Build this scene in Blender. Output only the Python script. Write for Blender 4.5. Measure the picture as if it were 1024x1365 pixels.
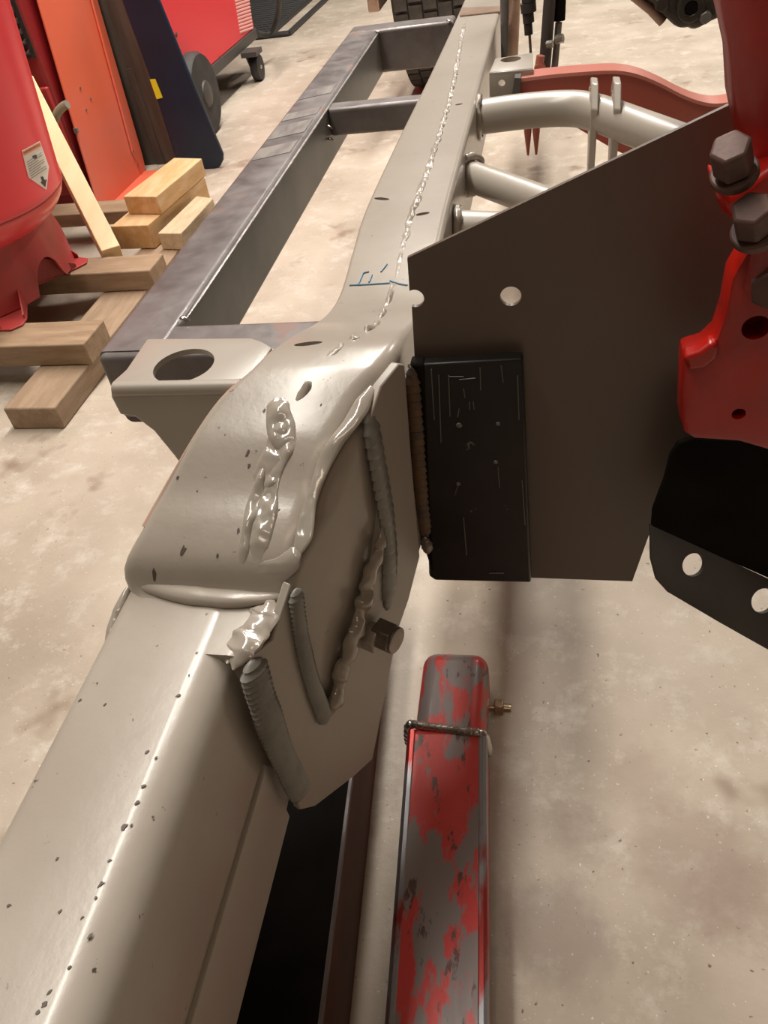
import bpy, bmesh, math, random
from mathutils import Vector, Matrix, noise
random.seed(7)
C = bpy.context.scene.collection
for o in list(bpy.data.objects): bpy.data.objects.remove(o)
V = Vector
# ------------------------------------------------------------------ camera
F = 1050.0; CZ = 0.75
ax_r = V((0.97880625, 0.15883838, -0.12926214))     # image right in world
ax_d = V((0.01353815, -0.68000551, -0.733082))      # image down in world
ax_f = V((-0.20434052, 0.71579527, -0.66774402))    # viewing direction
cam_d = bpy.data.cameras.new('camera'); cam = bpy.data.objects.new('camera', cam_d); C.objects.link(cam)
cam.matrix_world = Matrix(((ax_r.x, -ax_d.x, -ax_f.x, 0), (ax_r.y, -ax_d.y, -ax_f.y, 0), (ax_r.z, -ax_d.z, -ax_f.z, CZ), (0, 0, 0, 1)))
cam_d.sensor_fit = 'VERTICAL'; cam_d.sensor_height = 36; cam_d.lens = F/1365*36
cam_d.clip_start = .01
bpy.context.scene.camera = cam
# ------------------------------------------------------------------ world, lights, exposure
sc = bpy.context.scene
w = bpy.data.worlds.new('world'); sc.world = w; w.use_nodes = True
w.node_tree.nodes['Background'].inputs[0].default_value = (1, .86, .72, 1)
w.node_tree.nodes['Background'].inputs[1].default_value = .03
def area(name, loc, sx, sy, power, col=(1, .90, .78), target=None):
    l = bpy.data.lights.new(name, 'AREA'); l.shape = 'RECTANGLE'; l.size = sx; l.size_y = sy; l.energy = power; l.color = col
    o = bpy.data.objects.new(name, l); C.objects.link(o); o.location = loc
    if target: o.rotation_euler = (V(target)-V(loc)).to_track_quat('-Z', 'Y').to_euler()
    return o
area('ceiling_lamp', (-.45, 2.9, 2.8), .22, 2.6, 82, (1, .945, .875))
area('ceiling_lamp_right', (1.5, 4.6, 2.8), .22, 2.4, 58, (1, .945, .88))
area('ceiling_lamp_left', (-.85, .85, 2.8), .22, 2.0, 40, (1, .93, .84))
area('ceiling_lamp_rear', (.2, -.9, 2.75), 1.2, .2, 5, (1, .80, .60))
sc.view_settings.view_transform = 'Standard'; sc.view_settings.look = 'None'
sc.view_settings.gamma = 1; sc.view_settings.use_curve_mapping = False
sc.view_settings.exposure = .58
# ------------------------------------------------------------------ pixel helpers (turn a photo pixel into a point of a world plane)
O = V((0, 0, CZ))
def ray(px, py): return ax_r*(px-512) + ax_d*(py-682.5) + ax_f*F
def PZ(px, py, z): d = ray(px, py); return O + d*((z-CZ)/d.z)
def PY(px, py, y): d = ray(px, py); return O + d*(y/d.y)
def PX(px, py, x): d = ray(px, py); return O + d*(x/d.x)
def PP(px, py, p, n): d = ray(px, py); return O + d*((V(p)-O).dot(n)/d.dot(n))
# ------------------------------------------------------------------ materials
def mat(name, col, rough=.5, metal=0, coat=0, c2=None, scale=8, mix=(.4, .65), bump=0, bscale=60, spots=None, spot_scale=40, spot_thr=.68, stretch=(1, 1, 1), rvar=0, spec=.5, coat_rough=.08):
    m = bpy.data.materials.new(name); m.use_nodes = True
    nt = m.node_tree; N = nt.nodes; L = nt.links; b = N['Principled BSDF']
    b.inputs['Base Color'].default_value = (*col, 1); b.inputs['Roughness'].default_value = rough
    b.inputs['Metallic'].default_value = metal; b.inputs['Coat Weight'].default_value = coat
    b.inputs['Coat Roughness'].default_value = coat_rough; b.inputs['Specular IOR Level'].default_value = spec
    tc = N.new('ShaderNodeTexCoord'); mp = N.new('ShaderNodeMapping'); mp.inputs['Scale'].default_value = stretch
    L.new(tc.outputs['Object'], mp.inputs[0]); out = None
    def nz(sc_, det=6, ro=.6):
        n = N.new('ShaderNodeTexNoise'); n.inputs['Scale'].default_value = sc_; n.inputs['Detail'].default_value = det
        n.inputs['Roughness'].default_value = ro; L.new(mp.outputs[0], n.inputs['Vector']); return n
    def ramp(src, a, z):
        r = N.new('ShaderNodeMapRange'); r.inputs['From Min'].default_value = a; r.inputs['From Max'].default_value = z
        L.new(src, r.inputs['Value']); return r.outputs[0]
    def mixc(f, a, bcol):
        x = N.new('ShaderNodeMix'); x.data_type = 'RGBA'; L.new(f, x.inputs[0])
        if isinstance(a, tuple): x.inputs[6].default_value = (*a, 1)
        else: L.new(a, x.inputs[6])
        x.inputs[7].default_value = (*bcol, 1); return x.outputs[2]
    cur = col
    if c2: cur = mixc(ramp(nz(scale).outputs[0], *mix), cur, c2)
    if spots: cur = mixc(ramp(nz(spot_scale, 4, .7).outputs[0], spot_thr, spot_thr+.04), cur, spots)
    if not isinstance(cur, tuple): L.new(cur, b.inputs['Base Color'])
    if rvar:
        r = N.new('ShaderNodeMapRange'); r.inputs['From Min'].default_value = .35; r.inputs['From Max'].default_value = .65
        r.inputs['To Min'].default_value = rough-rvar; r.inputs['To Max'].default_value = rough+rvar
        L.new(nz(scale*2.3).outputs[0], r.inputs[0]); L.new(r.outputs[0], b.inputs['Roughness'])
    if bump:
        bp = N.new('ShaderNodeBump'); bp.inputs['Strength'].default_value = bump; bp.inputs['Distance'].default_value = .002
        L.new(nz(bscale, 4).outputs[0], bp.inputs['Height']); L.new(bp.outputs[0], b.inputs['Normal'])
    return m
GREY = (.36, .322, .275)
M = dict(
 grey=mat('grey_primer_paint', GREY, .3, coat=.25, c2=(.32, .28, .235), scale=9, spots=(.07, .055, .045), spot_scale=75, spot_thr=.675, bump=.12, bscale=90, coat_rough=.15),
 grey_smooth=mat('smooth_grey_primer', (.36, .325, .28), .36, coat=.15, c2=(.33, .295, .25), scale=6, bump=.05, bscale=50, coat_rough=.2),
 grey_weld=mat('painted_weld_filler', (.36, .32, .275), .16, coat=.6, c2=(.30, .27, .225), scale=20, bump=.25, bscale=45),
 bead_grey=mat('grey_painted_weld', (.25, .245, .22), .35, coat=.1, c2=(.19, .185, .165), scale=40),
 pink=mat('worn_pink_edge', (.42, .24, .18), .45, c2=(.36, .31, .25), scale=30),
 plate=mat('dull_grey_plate_paint', (.115, .087, .067), .42, coat=.05, c2=(.10, .074, .056), scale=3),
 black_steel=mat('black_mill_steel', (.012, .011, .010), .38, metal=.1, spots=(.15, .14, .12), spot_scale=48, spot_thr=.67, c2=(.02, .018, .016), scale=14, spec=.35),
 black_flat=mat('flat_black_paint', (.007, .006, .005), .8, c2=(.011, .009, .008), scale=16, bump=.1, spec=.06),
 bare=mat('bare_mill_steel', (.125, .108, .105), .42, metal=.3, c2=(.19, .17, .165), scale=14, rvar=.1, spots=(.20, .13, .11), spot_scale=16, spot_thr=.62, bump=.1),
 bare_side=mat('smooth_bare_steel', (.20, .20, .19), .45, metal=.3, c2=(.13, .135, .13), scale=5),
 scuff=mat('ground_scuffed_steel', (.33, .30, .28), .4, metal=.6, c2=(.18, .16, .16), scale=60, stretch=(1, .3, 1)),
 bright=mat('bright_steel', (.62, .60, .56), .25, metal=.9, c2=(.35, .33, .3), scale=50, bump=.3),
 brown_weld=mat('rust_brown_weld', (.13, .075, .035), .5, metal=.3, c2=(.06, .05, .045), scale=60, bump=.4),
 zinc=mat('zinc_bolt', (.50, .38, .26), .3, metal=.75, c2=(.25, .2, .15), scale=60),
 dull_bolt=mat('dull_bolt', (.17, .15, .13), .35, metal=.6, c2=(.28, .23, .19), scale=60),
 red_worn=mat('worn_red_paint', (.56, .055, .05), .38, metal=.1, coat=.1, c2=(.22, .185, .18), scale=36, mix=(.495, .545), stretch=(1, .35, 1), bump=.25, spots=(.10, .06, .055), spot_scale=60, spot_thr=.60),
 red_bare=mat('scraped_steel_corner', (.30, .30, .32), .35, metal=.6, c2=(.33, .04, .035), scale=30, mix=(.5, .6), stretch=(1, .3, 1)),
 red_gloss=mat('glossy_red_enamel', (.44, .009, .003), .32, coat=.15, c2=(.33, .009, .005), scale=20, bump=.25, bscale=22),
 rust_nut=mat('paint_dusted_nut', (.13, .068, .055), .6, metal=.1, c2=(.075, .045, .038), scale=60, bump=.3),
 oxide=mat('red_oxide_paint', (.38, .075, .05), .42, coat=.1, c2=(.34, .085, .06), scale=8),
 oxide_lit=mat('red_oxide_lit', (.50, .17, .13), .35, coat=.3),  # oxide lightened to paint light on the top lip; shock eye shares it
 tank=mat('compressor_red', (.72, .034, .045), .32, coat=.25, c2=(.68, .045, .055), scale=6, coat_rough=.2),
 tank_base=mat('dusty_dark_red', (.46, .055, .05), .45, c2=(.36, .055, .05), scale=14),
 dark_red=mat('dark_red_panel', (.24, .012, .014), .45),
 orange=mat('faded_orange_red', (.70, .135, .065), .5, c2=(.66, .16, .11), scale=4, spots=(.45, .34, .26), spot_scale=26, spot_thr=.74),
 welder=mat('welder_red', (.68, .022, .035), .4),
 vent=mat('pale_vent_slot', (.75, .35, .32), .5),
 char=mat('charcoal_metal', (.055, .05, .045), .5),
 rubber=mat('black_rubber', (.022, .021, .02), .65, c2=(.04, .037, .034), scale=20, bump=.3),
 hubm=mat('grey_hub', (.16, .15, .14), .35, metal=.3),
 dkwood=mat('dark_stained_board', (.05, .045, .034), .5, c2=(.085, .076, .06), scale=9, stretch=(3, 3, .5)),
 navy=mat('navy_panel', (.003, .012, .030), .4, c2=(.005, .018, .042), scale=5),
 yellow=mat('yellow_tape', (.72, .66, .02), .5),
 white=mat('sticker_white', (.78, .74, .68), .4),
 sorange=mat('sticker_orange', (.80, .28, .12), .4),
 ink=mat('black_ink', (.03, .03, .03), .5),
 inkgrey=mat('grey_ink', (.28, .26, .24), .5),
 hose=mat('grey_hose_rubber', (.23, .22, .18), .5),
 wood_brown=mat('weathered_brown_wood', (.26, .17, .10), .65, c2=(.36, .25, .155), scale=9, stretch=(1, 6, 6), bump=.4, bscale=70, spots=(.13, .08, .05), spot_scale=14, spot_thr=.68),
 wood_run=mat('weathered_runner_wood', (.27, .185, .115), .65, c2=(.36, .255, .165), scale=9, stretch=(6, 1, 6), bump=.4, bscale=70, spots=(.14, .09, .06), spot_scale=14, spot_thr=.66),
 wood_gold=mat('golden_offcut_wood', (.56, .34, .15), .6, c2=(.66, .46, .26), scale=9, stretch=(5, 1, 5), bump=.3, spots=(.33, .18, .09), spot_scale=16, spot_thr=.68),
 wood_pale=mat('pale_offcut_wood', (.55, .43, .28), .65, c2=(.44, .33, .21), scale=16, stretch=(5, 1, 5), bump=.5),
 pine=mat('fresh_pine', (.80, .62, .36), .55, c2=(.74, .55, .30), scale=6, stretch=(5, 1, 1)),
 mesh=mat('black_grid', (.03, .03, .03), .5),
 greasy=mat('greasy_black_casting', (.035, .03, .026), .35, metal=.3, c2=(.10, .085, .07), scale=25, bump=1, bscale=40),
 rustpipe=mat('rusty_chrome', (.36, .24, .18), .3, metal=.7, c2=(.55, .42, .33), scale=14),
 beam_side=mat('red_brown_beam_side', (.13, .052, .032), .6, c2=(.10, .042, .027), scale=20, spec=.2),
 scuff_dim=mat('dull_scratched_steel', (.16, .15, .13), .5, metal=.3),
 chip=mat('bare_dark_chip', (.075, .055, .045), .5),
 ceil=mat('painted_ceiling', (.32, .28, .23), .8), wall=mat('painted_wall', (.25, .20, .16), .8),
 blue_ink=mat('blue_marker', (.16, .29, .40), .5),
)
def floor_mat():
    m = bpy.data.materials.new('stained_concrete'); m.use_nodes = True; nt = m.node_tree; N = nt.nodes; L = nt.links; b = N['Principled BSDF']
    b.inputs['Roughness'].default_value = .5; b.inputs['Specular IOR Level'].default_value = .35
    tc = N.new('ShaderNodeTexCoord')
    def nz(s, d, r=.6):
        n = N.new('ShaderNodeTexNoise'); n.inputs['Scale'].default_value = s; n.inputs['Detail'].default_value = d; n.inputs['Roughness'].default_value = r
        L.new(tc.outputs['Object'], n.inputs['Vector']); return n.outputs[0]
    def mx(f, a, z, c1, c2, inv=False):
        r = N.new('ShaderNodeMapRange'); r.inputs[1].default_value = a; r.inputs[2].default_value = z; L.new(f, r.inputs[0])
        x = N.new('ShaderNodeMix'); x.data_type = 'RGBA'; L.new(r.outputs[0], x.inputs[0])
        if isinstance(c1, tuple): x.inputs[6].default_value = (*c1, 1)
        else: L.new(c1, x.inputs[6])
        x.inputs[7].default_value = (*c2, 1); return x.outputs[2]
    c = mx(nz(3.2, 8), .38, .64, (.50, .43, .35), (.36, .30, .235))
    c = mx(nz(16, 6, .7), .52, .72, c, (.58, .53, .455))
    c = mx(nz(7.5, 3), .62, .72, c, (.27, .20, .15))
    c = mx(nz(150, 2, .5), .70, .76, c, (.16, .11, .08))
    c = mx(nz(260, 2, .5), .68, .76, c, (.72, .66, .58))
    # old spill stains with a shape of their own
    for (px, py, s, col) in ((770, 1105, .022, (.25, .18, .14)), (735, 1240, .042, (.23, .175, .15)), (860, 1040, .03, (.30, .23, .18)), (925, 1150, .05, (.28, .21, .17)), (985, 1200, .035, (.27, .19, .15))):
        p = PZ(px, py, 0)
        d = N.new('ShaderNodeVectorMath'); d.operation = 'DISTANCE'; L.new(tc.outputs['Object'], d.inputs[0]); d.inputs[1].default_value = p
        a = N.new('ShaderNodeMath'); a.operation = 'MULTIPLY_ADD'; L.new(nz(30, 5), a.inputs[0]); a.inputs[1].default_value = .06; L.new(d.outputs['Value'], a.inputs[2])
        r = N.new('ShaderNodeMapRange'); r.inputs[1].default_value = s+.045; r.inputs[2].default_value = s+.02; r.inputs[4].default_value = .45; L.new(a.outputs[0], r.inputs[0])
        x = N.new('ShaderNodeMix'); x.data_type = 'RGBA'; L.new(r.outputs[0], x.inputs[0]); L.new(c, x.inputs[6]); x.inputs[7].default_value = (*col, 1); c = x.outputs[2]
    L.new(c, b.inputs['Base Color'])
    bp = N.new('ShaderNodeBump'); bp.inputs['Strength'].default_value = .25; bp.inputs['Distance'].default_value = .002
    L.new(nz(110, 5), bp.inputs['Height']); L.new(bp.outputs[0], b.inputs['Normal'])
    return m
M['floor'] = floor_mat()
# ------------------------------------------------------------------ builders
def side_mat(o, m, cond):
    o.data.materials.append(M[m])
    for f in o.data.polygons:
        if cond(f): f.material_index = 1
def link(name, bm, m, root=None, smooth=True, bevel=0, seg=2, angle=35):
    bmesh.ops.recalc_face_normals(bm, faces=bm.faces)
    me = bpy.data.meshes.new(name); bm.to_mesh(me); bm.free()
    me.materials.append(M[m] if isinstance(m, str) else m)
    o = bpy.data.objects.new(name, me); C.objects.link(o)
    if bevel:
        md = o.modifiers.new('bevel', 'BEVEL'); md.width = bevel; md.segments = seg; md.limit_method = 'ANGLE'; md.angle_limit = math.radians(40)
    if smooth:
        me.shade_smooth() if hasattr(me, 'shade_smooth') else None
        try: me.set_sharp_from_angle(angle=math.radians(angle))
        except Exception: pass
    if root is not None:
        o.parent = root; o.location = -world_loc(root)
    return o
def world_loc(r):
    l = r.location.copy()
    while r.parent: r = r.parent; l = l + r.location
    return l
def thing(name, loc, label, cat, group=None):
    o = bpy.data.objects.new(name, None); C.objects.link(o); o.location = loc; o.empty_display_size = .05
    o['label'] = label; o['category'] = cat
    if group: o['group'] = group
    return o
def box(lo, hi):
    bm = bmesh.new(); bmesh.ops.create_cube(bm, size=1)
    lo = V(lo); hi = V(hi)
    for v in bm.verts: v.co = V(((lo[i]+hi[i])/2 + v.co[i]*(hi[i]-lo[i]) for i in range(3)))
    return bm
def prism(pts, ext, bm=None):
    bm = bm or bmesh.new(); a = [bm.verts.new(p) for p in pts]; b = [bm.verts.new(V(p)+V(ext)) for p in pts]; n = len(a)
    bm.faces.new(a); bm.faces.new(b[::-1])
    for i in range(n): bm.faces.new((a[i], b[i], b[(i+1) % n], a[(i+1) % n]))
    return bm
def cat(pts, k=6):
    pts = [V(p) for p in pts]
    if len(pts) < 3:
        return [pts[0].lerp(pts[-1], i/k) for i in range(k+1)]
    out = []
    for i in range(len(pts)-1):
        p0 = pts[max(i-1, 0)]; p1 = pts[i]; p2 = pts[i+1]; p3 = pts[min(i+2, len(pts)-1)]
        for j in range(k):
            t = j/k; out.append(.5*((2*p1)+(p2-p0)*t+(2*p0-5*p1+4*p2-p3)*t*t+(3*p1-p0-3*p2+p3)*t**3))
    out.append(pts[-1]); return out
def tube(path, r, n=16, up=(0, 0, 1), flat=1.0, rf=None, bm=None, cap=True):
    bm = bm or bmesh.new(); path = [V(p) for p in path]; rings = []
    up = V(up)
    for i, p in enumerate(path):
        t = (path[min(i+1, len(path)-1)]-path[max(i-1, 0)]).normalized()
        s = t.cross(up)
        if s.length < 1e-4: s = t.cross(V((1, 0, 0)))
        s.normalize(); u = s.cross(t).normalized(); rr = rf(i, len(path)) if rf else r
        rings.append([bm.verts.new(p + s*math.cos(a)*rr + u*math.sin(a)*rr*flat) for a in (2*math.pi*k/n for k in range(n))])
    for a, b in zip(rings, rings[1:]):
        for k in range(n): bm.faces.new((a[k], a[(k+1) % n], b[(k+1) % n], b[k]))
    if cap: bm.faces.new(rings[0][::-1]); bm.faces.new(rings[-1])
    return bm
def bead(path, r, up=(0, 0, 1), flat=.5, pitch=.004, amp=.12, jit=0, k=None, bm=None, n=12, lump=0):
    """a weld bead: stacked ripples along a path"""
    pts = cat(path, 8); L = sum((a-b).length for a, b in zip(pts, pts[1:])); cnt = max(8, int(L/(min(pitch, .006) if (jit or lump) else pitch)*6))
    # resample evenly
    out = [pts[0]]; acc = 0; step = L/cnt; i = 0; cur = pts[0]; rest = step
    for q in pts[1:]:
        while (q-cur).length >= rest:
            cur = cur + (q-cur).normalized()*rest; out.append(cur.copy()); rest = step
        rest -= (q-cur).length; cur = q
    if jit: out = [p + V((noise.noise(p*90), noise.noise(p*90+V((7, 1, 3))), 0))*jit for p in out]
    def rf(i, N):
        e = min(i, N-1-i)/11; ph = (i/6) % 1
        if lump or jit: return r*min(1, .08+.92*min(1, e))*(1+amp*noise.noise(out[i]*85)+.4*amp*noise.noise(out[i]*200))
        return r*min(1, .08+.92*math.sqrt(min(1, e)))*(1+amp*(ph-.5)+ (noise.noise(out[i]*70)*amp*2.2 if jit else noise.noise(out[i]*40)*.15))
    b = tube(out, r, n, up, flat, rf, bm)
    if lump:
        for v in b.verts: v.co += V((noise.noise(v.co*130), noise.noise(v.co*130+V((5, 0, 0))), noise.noise(v.co*130+V((0, 9, 0)))))*r*.22
    return b
def cyl(c, axis, r, h, n=24, r2=None):
    bm = bmesh.new(); bmesh.ops.create_cone(bm, cap_ends=True, segments=n, radius1=r, radius2=r if r2 is None else r2, depth=h)
    q = V(axis).normalized().to_track_quat('Z', 'Y').to_matrix().to_4x4()
    bmesh.ops.transform(bm, matrix=Matrix.Translation(V(c)) @ q, verts=bm.verts); return bm
def ring(c, axis, ro, ri, h, n=28):
    bm = bmesh.new(); q = V(axis).normalized().to_track_quat('Z', 'Y').to_matrix(); c = V(c); R = []
    for (r, z) in ((ro, -h/2), (ro, h/2), (ri, h/2), (ri, -h/2)):
        R.append([bm.verts.new(c+q@V((r*math.cos(2*math.pi*k/n), r*math.sin(2*math.pi*k/n), z))) for k in range(n)])
    for i in range(4):
        a = R[i]; b = R[(i+1) % 4]
        for k in range(n): bm.faces.new((a[k], a[(k+1) % n], b[(k+1) % n], b[k]))
    return bm
def lathe(c, prof, n=48, axis=(0, 0, 1)):
    bm = bmesh.new(); c = V(c); R = []; q = V(axis).normalized().to_track_quat('Z', 'Y').to_matrix()
    for r, z in prof: R.append([bm.verts.new(c+q@V((r*math.cos(2*math.pi*k/n), r*math.sin(2*math.pi*k/n), z))) for k in range(n)])
    for a, b in zip(R, R[1:]):
        for k in range(n): bm.faces.new((a[k], a[(k+1) % n], b[(k+1) % n], b[k]))
    bm.faces.new(R[0][::-1]); bm.faces.new(R[-1]); return bm
def loft(st, n=6, ycurve=None):
    """rounded-rectangle sections (y, xL, xR, zt, zb, rL, rR)"""
    bm = bmesh.new(); R = []
    for (y, xl, xr, zt, zb, rl, rr) in st:
        pts = []
        for (cx, cz, a0, r) in ((xr-rr, zt-rr, 0, rr), (xl+rl, zt-rl, 90, rl), (xl+.006, zb+.006, 180, .006), (xr-.006, zb+.006, 270, .006)):
            for k in range(n+1):
                a = math.radians(a0+90*k/n); pts.append((cx+r*math.cos(a), cz+r*math.sin(a)))
        R.append([bm.verts.new((x, y, z)) for x, z in pts])
    m = len(R[0])
    for a, b in zip(R, R[1:]):
        for k in range(m): bm.faces.new((a[k], a[(k+1) % m], b[(k+1) % m], b[k]))
    bm.faces.new(R[0]); bm.faces.new(R[-1][::-1]); return bm
def cut(o, bms):
    """drill real holes (boolean applied, cutters removed)"""
    tmp = []
    for bm in bms:
        bmesh.ops.recalc_face_normals(bm, faces=bm.faces)
        me = bpy.data.meshes.new('t'); bm.to_mesh(me); bm.free(); c = bpy.data.objects.new('t', me); C.objects.link(c); tmp.append(c)
        if o.parent: c.parent = o.parent; c.location = o.location
        md = o.modifiers.new('b', 'BOOLEAN'); md.operation = 'DIFFERENCE'; md.object = c; md.solver = 'EXACT'
    bpy.context.view_layer.update(); dg = bpy.context.evaluated_depsgraph_get()
    me = bpy.data.meshes.new_from_object(o.evaluated_get(dg)); old = o.data; o.modifiers.clear(); o.data = me
    for c in tmp: bpy.data.objects.remove(c)
    me.name = o.name
    try: me.set_sharp_from_angle(angle=math.radians(35))
    except Exception: pass
def hexhead(c, axis, r, h, rot=0):
    bm = cyl((0, 0, 0), (0, 0, 1), r, h, 6); bmesh.ops.rotate(bm, cent=(0, 0, 0), matrix=Matrix.Rotation(rot, 3, 'Z'), verts=bm.verts)
    q = V(axis).normalized().to_track_quat('Z', 'Y').to_matrix().to_4x4()
    bmesh.ops.transform(bm, matrix=Matrix.Translation(V(c)) @ q, verts=bm.verts); return bm
def struct(name, bm, m):
    o = link(name, bm, m, smooth=False); o['kind'] = 'structure'; return o
# ------------------------------------------------------------------ the room
struct('floor', box((-4, -3, -.1), (4, 8, 0)), 'floor')
struct('ceiling', box((-4, -3, 2.9), (4, 8, 3)), 'ceil')
struct('wall_left', box((-4.1, -3, 0), (-4, 8, 2.9)), 'wall'); struct('wall_right', box((4, -3, 0), (4.1, 8, 2.9)), 'wall')
struct('wall_back', box((-4, 8, 0), (4, 8.1, 2.9)), 'wall'); struct('wall_front', box((-4, -3.1, 0), (4, -3, 2.9)), 'wall')
# ------------------------------------------------------------------ vehicle frame
FR = thing('vehicle_frame', (-.17, .5, 0), 'grey primed vehicle frame rail with rough weld hump and bare steel outrigger crossing the view', 'vehicle frame')
nr = link('lower_rail', loft([(y, -.257, -.175, .408, .238, .008, .02) for y in (-.3, 0, .15, .25, .33)]), 'grey', FR)
cut(nr, [cyl(PX(348, 1152, -.175), (1, 0, 0), .0035, .02, 12)])
ST = [(.248, -.250, -.166, .407, .285, .008, .010), (.275, -.250, -.155, .4072, .275, .008, .010), (.289, -.252, -.149, .4095, .275, .008, .010), (.299, -.257, -.144, .4275, .28, .012, .012), (.318, -.247, -.1355, .442, .28, .012, .016), (.337, -.238, -.127, .453, .28, .012, .020), (.361, -.222, -.116, .472, .28, .010, .022),
      (.380, -.211, -.108, .483, .30, .010, .020), (.393, -.201, -.1025, .490, .31, .010, .017), (.406, -.189, -.0965, .4945, .32, .008, .013), (.425, -.180, -.0925, .496, .33, .006, .010), (.449, -.1745, -.092, .491, .34, .006, .008), (.478, -.171, -.092, .481, .36, .005, .006), (.505, -.170, -.092, .471, .37, .004, .006),
      (.54, -.168, -.092, .463, .375, .004, .006), (.58, -.168, -.093, .460, .375, .004, .006), (.66, -.173, -.094, .460, .375, .004, .006), (.75, -.177, -.095, .460, .375, .004, .006),
      (.95, -.174, -.094, .460, .375, .004, .006), (1.19, -.168, -.093, .460, .375, .004, .006), (1.6, -.162, -.090, .460, .375, .004, .006), (2.3, -.158, -.086, .460, .375, .004, .006)]
def smooth_st(ST, k=4):
    out = []
    for i in range(len(ST)-1):
        p0 = ST[max(i-1, 0)]; p1 = ST[i]; p2 = ST[i+1]; p3 = ST[min(i+2, len(ST)-1)]
        for j in range(k):
            t = j/k; out.append(tuple(.5*((2*b)+(c-a)*t+(2*a-5*b+4*c-d)*t*t+(3*b-a-3*c+d)*t**3) for a, b, c, d in zip(p0, p1, p2, p3)))
    out.append(ST[-1]); return out
SS = smooth_st(ST)
def top_z(y):
    for a, b in zip(SS, SS[1:]):
        if a[0] <= y <= b[0]: t = (y-a[0])/(b[0]-a[0]); return a[3]*(1-t)+b[3]*t
    return .408 if y < .3 else .46
def PT(px, py, off=0):
    """photo pixel onto the rail's top surface"""
    z = .45
    for _ in range(30):
        p = PZ(px, py, z); z = .5*z+.5*(top_z(p.y)+off)
    return PZ(px, py, z)
ur = link('arched_rail', loft(SS, 8), 'grey', FR)
slots = []
for (x0, y0, x1, y1) in ((499, 264, 519, 266), (554, 287, 573, 283), (392, 460, 430, 456), (607, 140, 617, 138)):
    a = PT(x0, y0); b = PT(x1, y1); d = (b-a); wd = .0035 if y0 > 200 else .003
    n = V((-d.y, d.x, 0)).normalized()*wd*(.9 if y0 < 400 else 1.0)
    pts = []
    for k in range(16):
        t = math.pi*2*k/16; pts.append((a+b)/2 + d/2*math.cos(t) + n*math.sin(t)*1.0 + V((0, 0, -.02)))
    slots.append(prism(pts, (0, 0, .045)))
cut(ur, slots)
def ribbon(name, pts, wd, h, sc_=90, m='grey_weld', seed=0, taper=True, n=14, root=None):
    P_ = cat([PT(x, y) for x, y in pts], 12); L_ = sum((a-b).length for a, b in zip(P_, P_[1:])); cnt = max(10, int(L_/.0012))
    acc = [0]
    for a, b in zip(P_, P_[1:]): acc.append(acc[-1]+(b-a).length)
    bm = bmesh.new(); rows = []; k = 0
    for i in range(cnt+1):
        d = L_*i/cnt
        while k < len(acc)-2 and acc[k+1] < d: k += 1
        t = (d-acc[k])/max(1e-6, acc[k+1]-acc[k]); p = P_[k].lerp(P_[k+1], min(1, t)); tg = (P_[k+1]-P_[k]); tg.z = 0; tg.normalize(); s_ = V((-tg.y, tg.x, 0))
        e = min(1, min(i, cnt-i)/max(3, cnt*.12)) if taper else 1
        wl = wd*(.75+.5*noise.noise(p*sc_*.6+V((seed, 0, 0)))); row = []
        for j in range(n+1):
            u = 2*j/n-1; q = p+s_*(u*wl+.3*wd*noise.noise(p*sc_*.4+V((9, seed, 0))))*(.4+.6*e)
            z = top_z(q.y)+h*e*((1-u*u)**.8)*(.6+1.1*noise.noise(q*sc_+V((seed*3, 5, 0)))+.22*noise.noise(q*sc_*2.6+V((0, seed, 3))))-.0006*(1 if abs(u) > .9 else 0)
            row.append(bm.verts.new((q.x, q.y, z)))
        rows.append(row)
    for a, b in zip(rows, rows[1:]):
        for j in range(n): bm.faces.new((a[j], a[j+1], b[j+1], b[j]))
    o = link(name, bm, m, root or FR, angle=180)
    if sum(f.normal.z for f in o.data.polygons) < 0: o.data.flip_normals()
    return o
# pink worn edge along the left upper edge of the arch, thin rolled line of primer
ed = [(a[1]+.0035, a[0], a[3]-.0045) for a in ST[4:12]]
link('worn_edge', tube(cat(ed, 5), .0022, 8), 'pink', FR)
# central seam weld along the top
seam = [(622, 18), (612, 70), (603, 120), (590, 165), (575, 215), (560, 255), (548, 290), (538, 325), (530, 360), (527, 372)]
ribbon('seam_weld', seam, .0046, .0026, 130, 'grey', 1)
for q, (a, b, c, d) in enumerate(((526, 376, 505, 425), (505, 428, 488, 442), (478, 448, 466, 453), (458, 457, 437, 474), (414, 508, 395, 534))):
    ribbon('weld_crack', [(a, b), ((a+c)/2+2, (b+d)/2), (c, d)], .0034, .0034, 120, 'grey', q)
# large lumpy filler down the arch
ribbon('weld_filler', [(372, 530), (372, 555), (384, 600)], .011, .0035, 74, 'grey_weld', 2)
ribbon('weld_filler', [(380, 560), (362, 600), (348, 650)], .010, .0035, 74, 'grey_weld', 3)
ribbon('weld_filler', [(392, 580), (365, 640), (352, 690), (342, 752)], .008, .0032, 74, 'grey_weld', 4)
ribbon('weld_filler', [(352, 620), (334, 690), (322, 752)], .006, .0028, 74, 'grey_weld', 5)
ribbon('corner_weld_ridge', [(497, 515), (470, 560), (448, 590), (432, 620), (415, 670), (405, 710), (392, 742)], .0065, .0026, 45, 'grey_weld', 6)
ribbon('corner_weld_ridge', [(400, 735), (375, 752), (345, 758)], .006, .0022, 50, 'grey_weld', 7)
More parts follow.
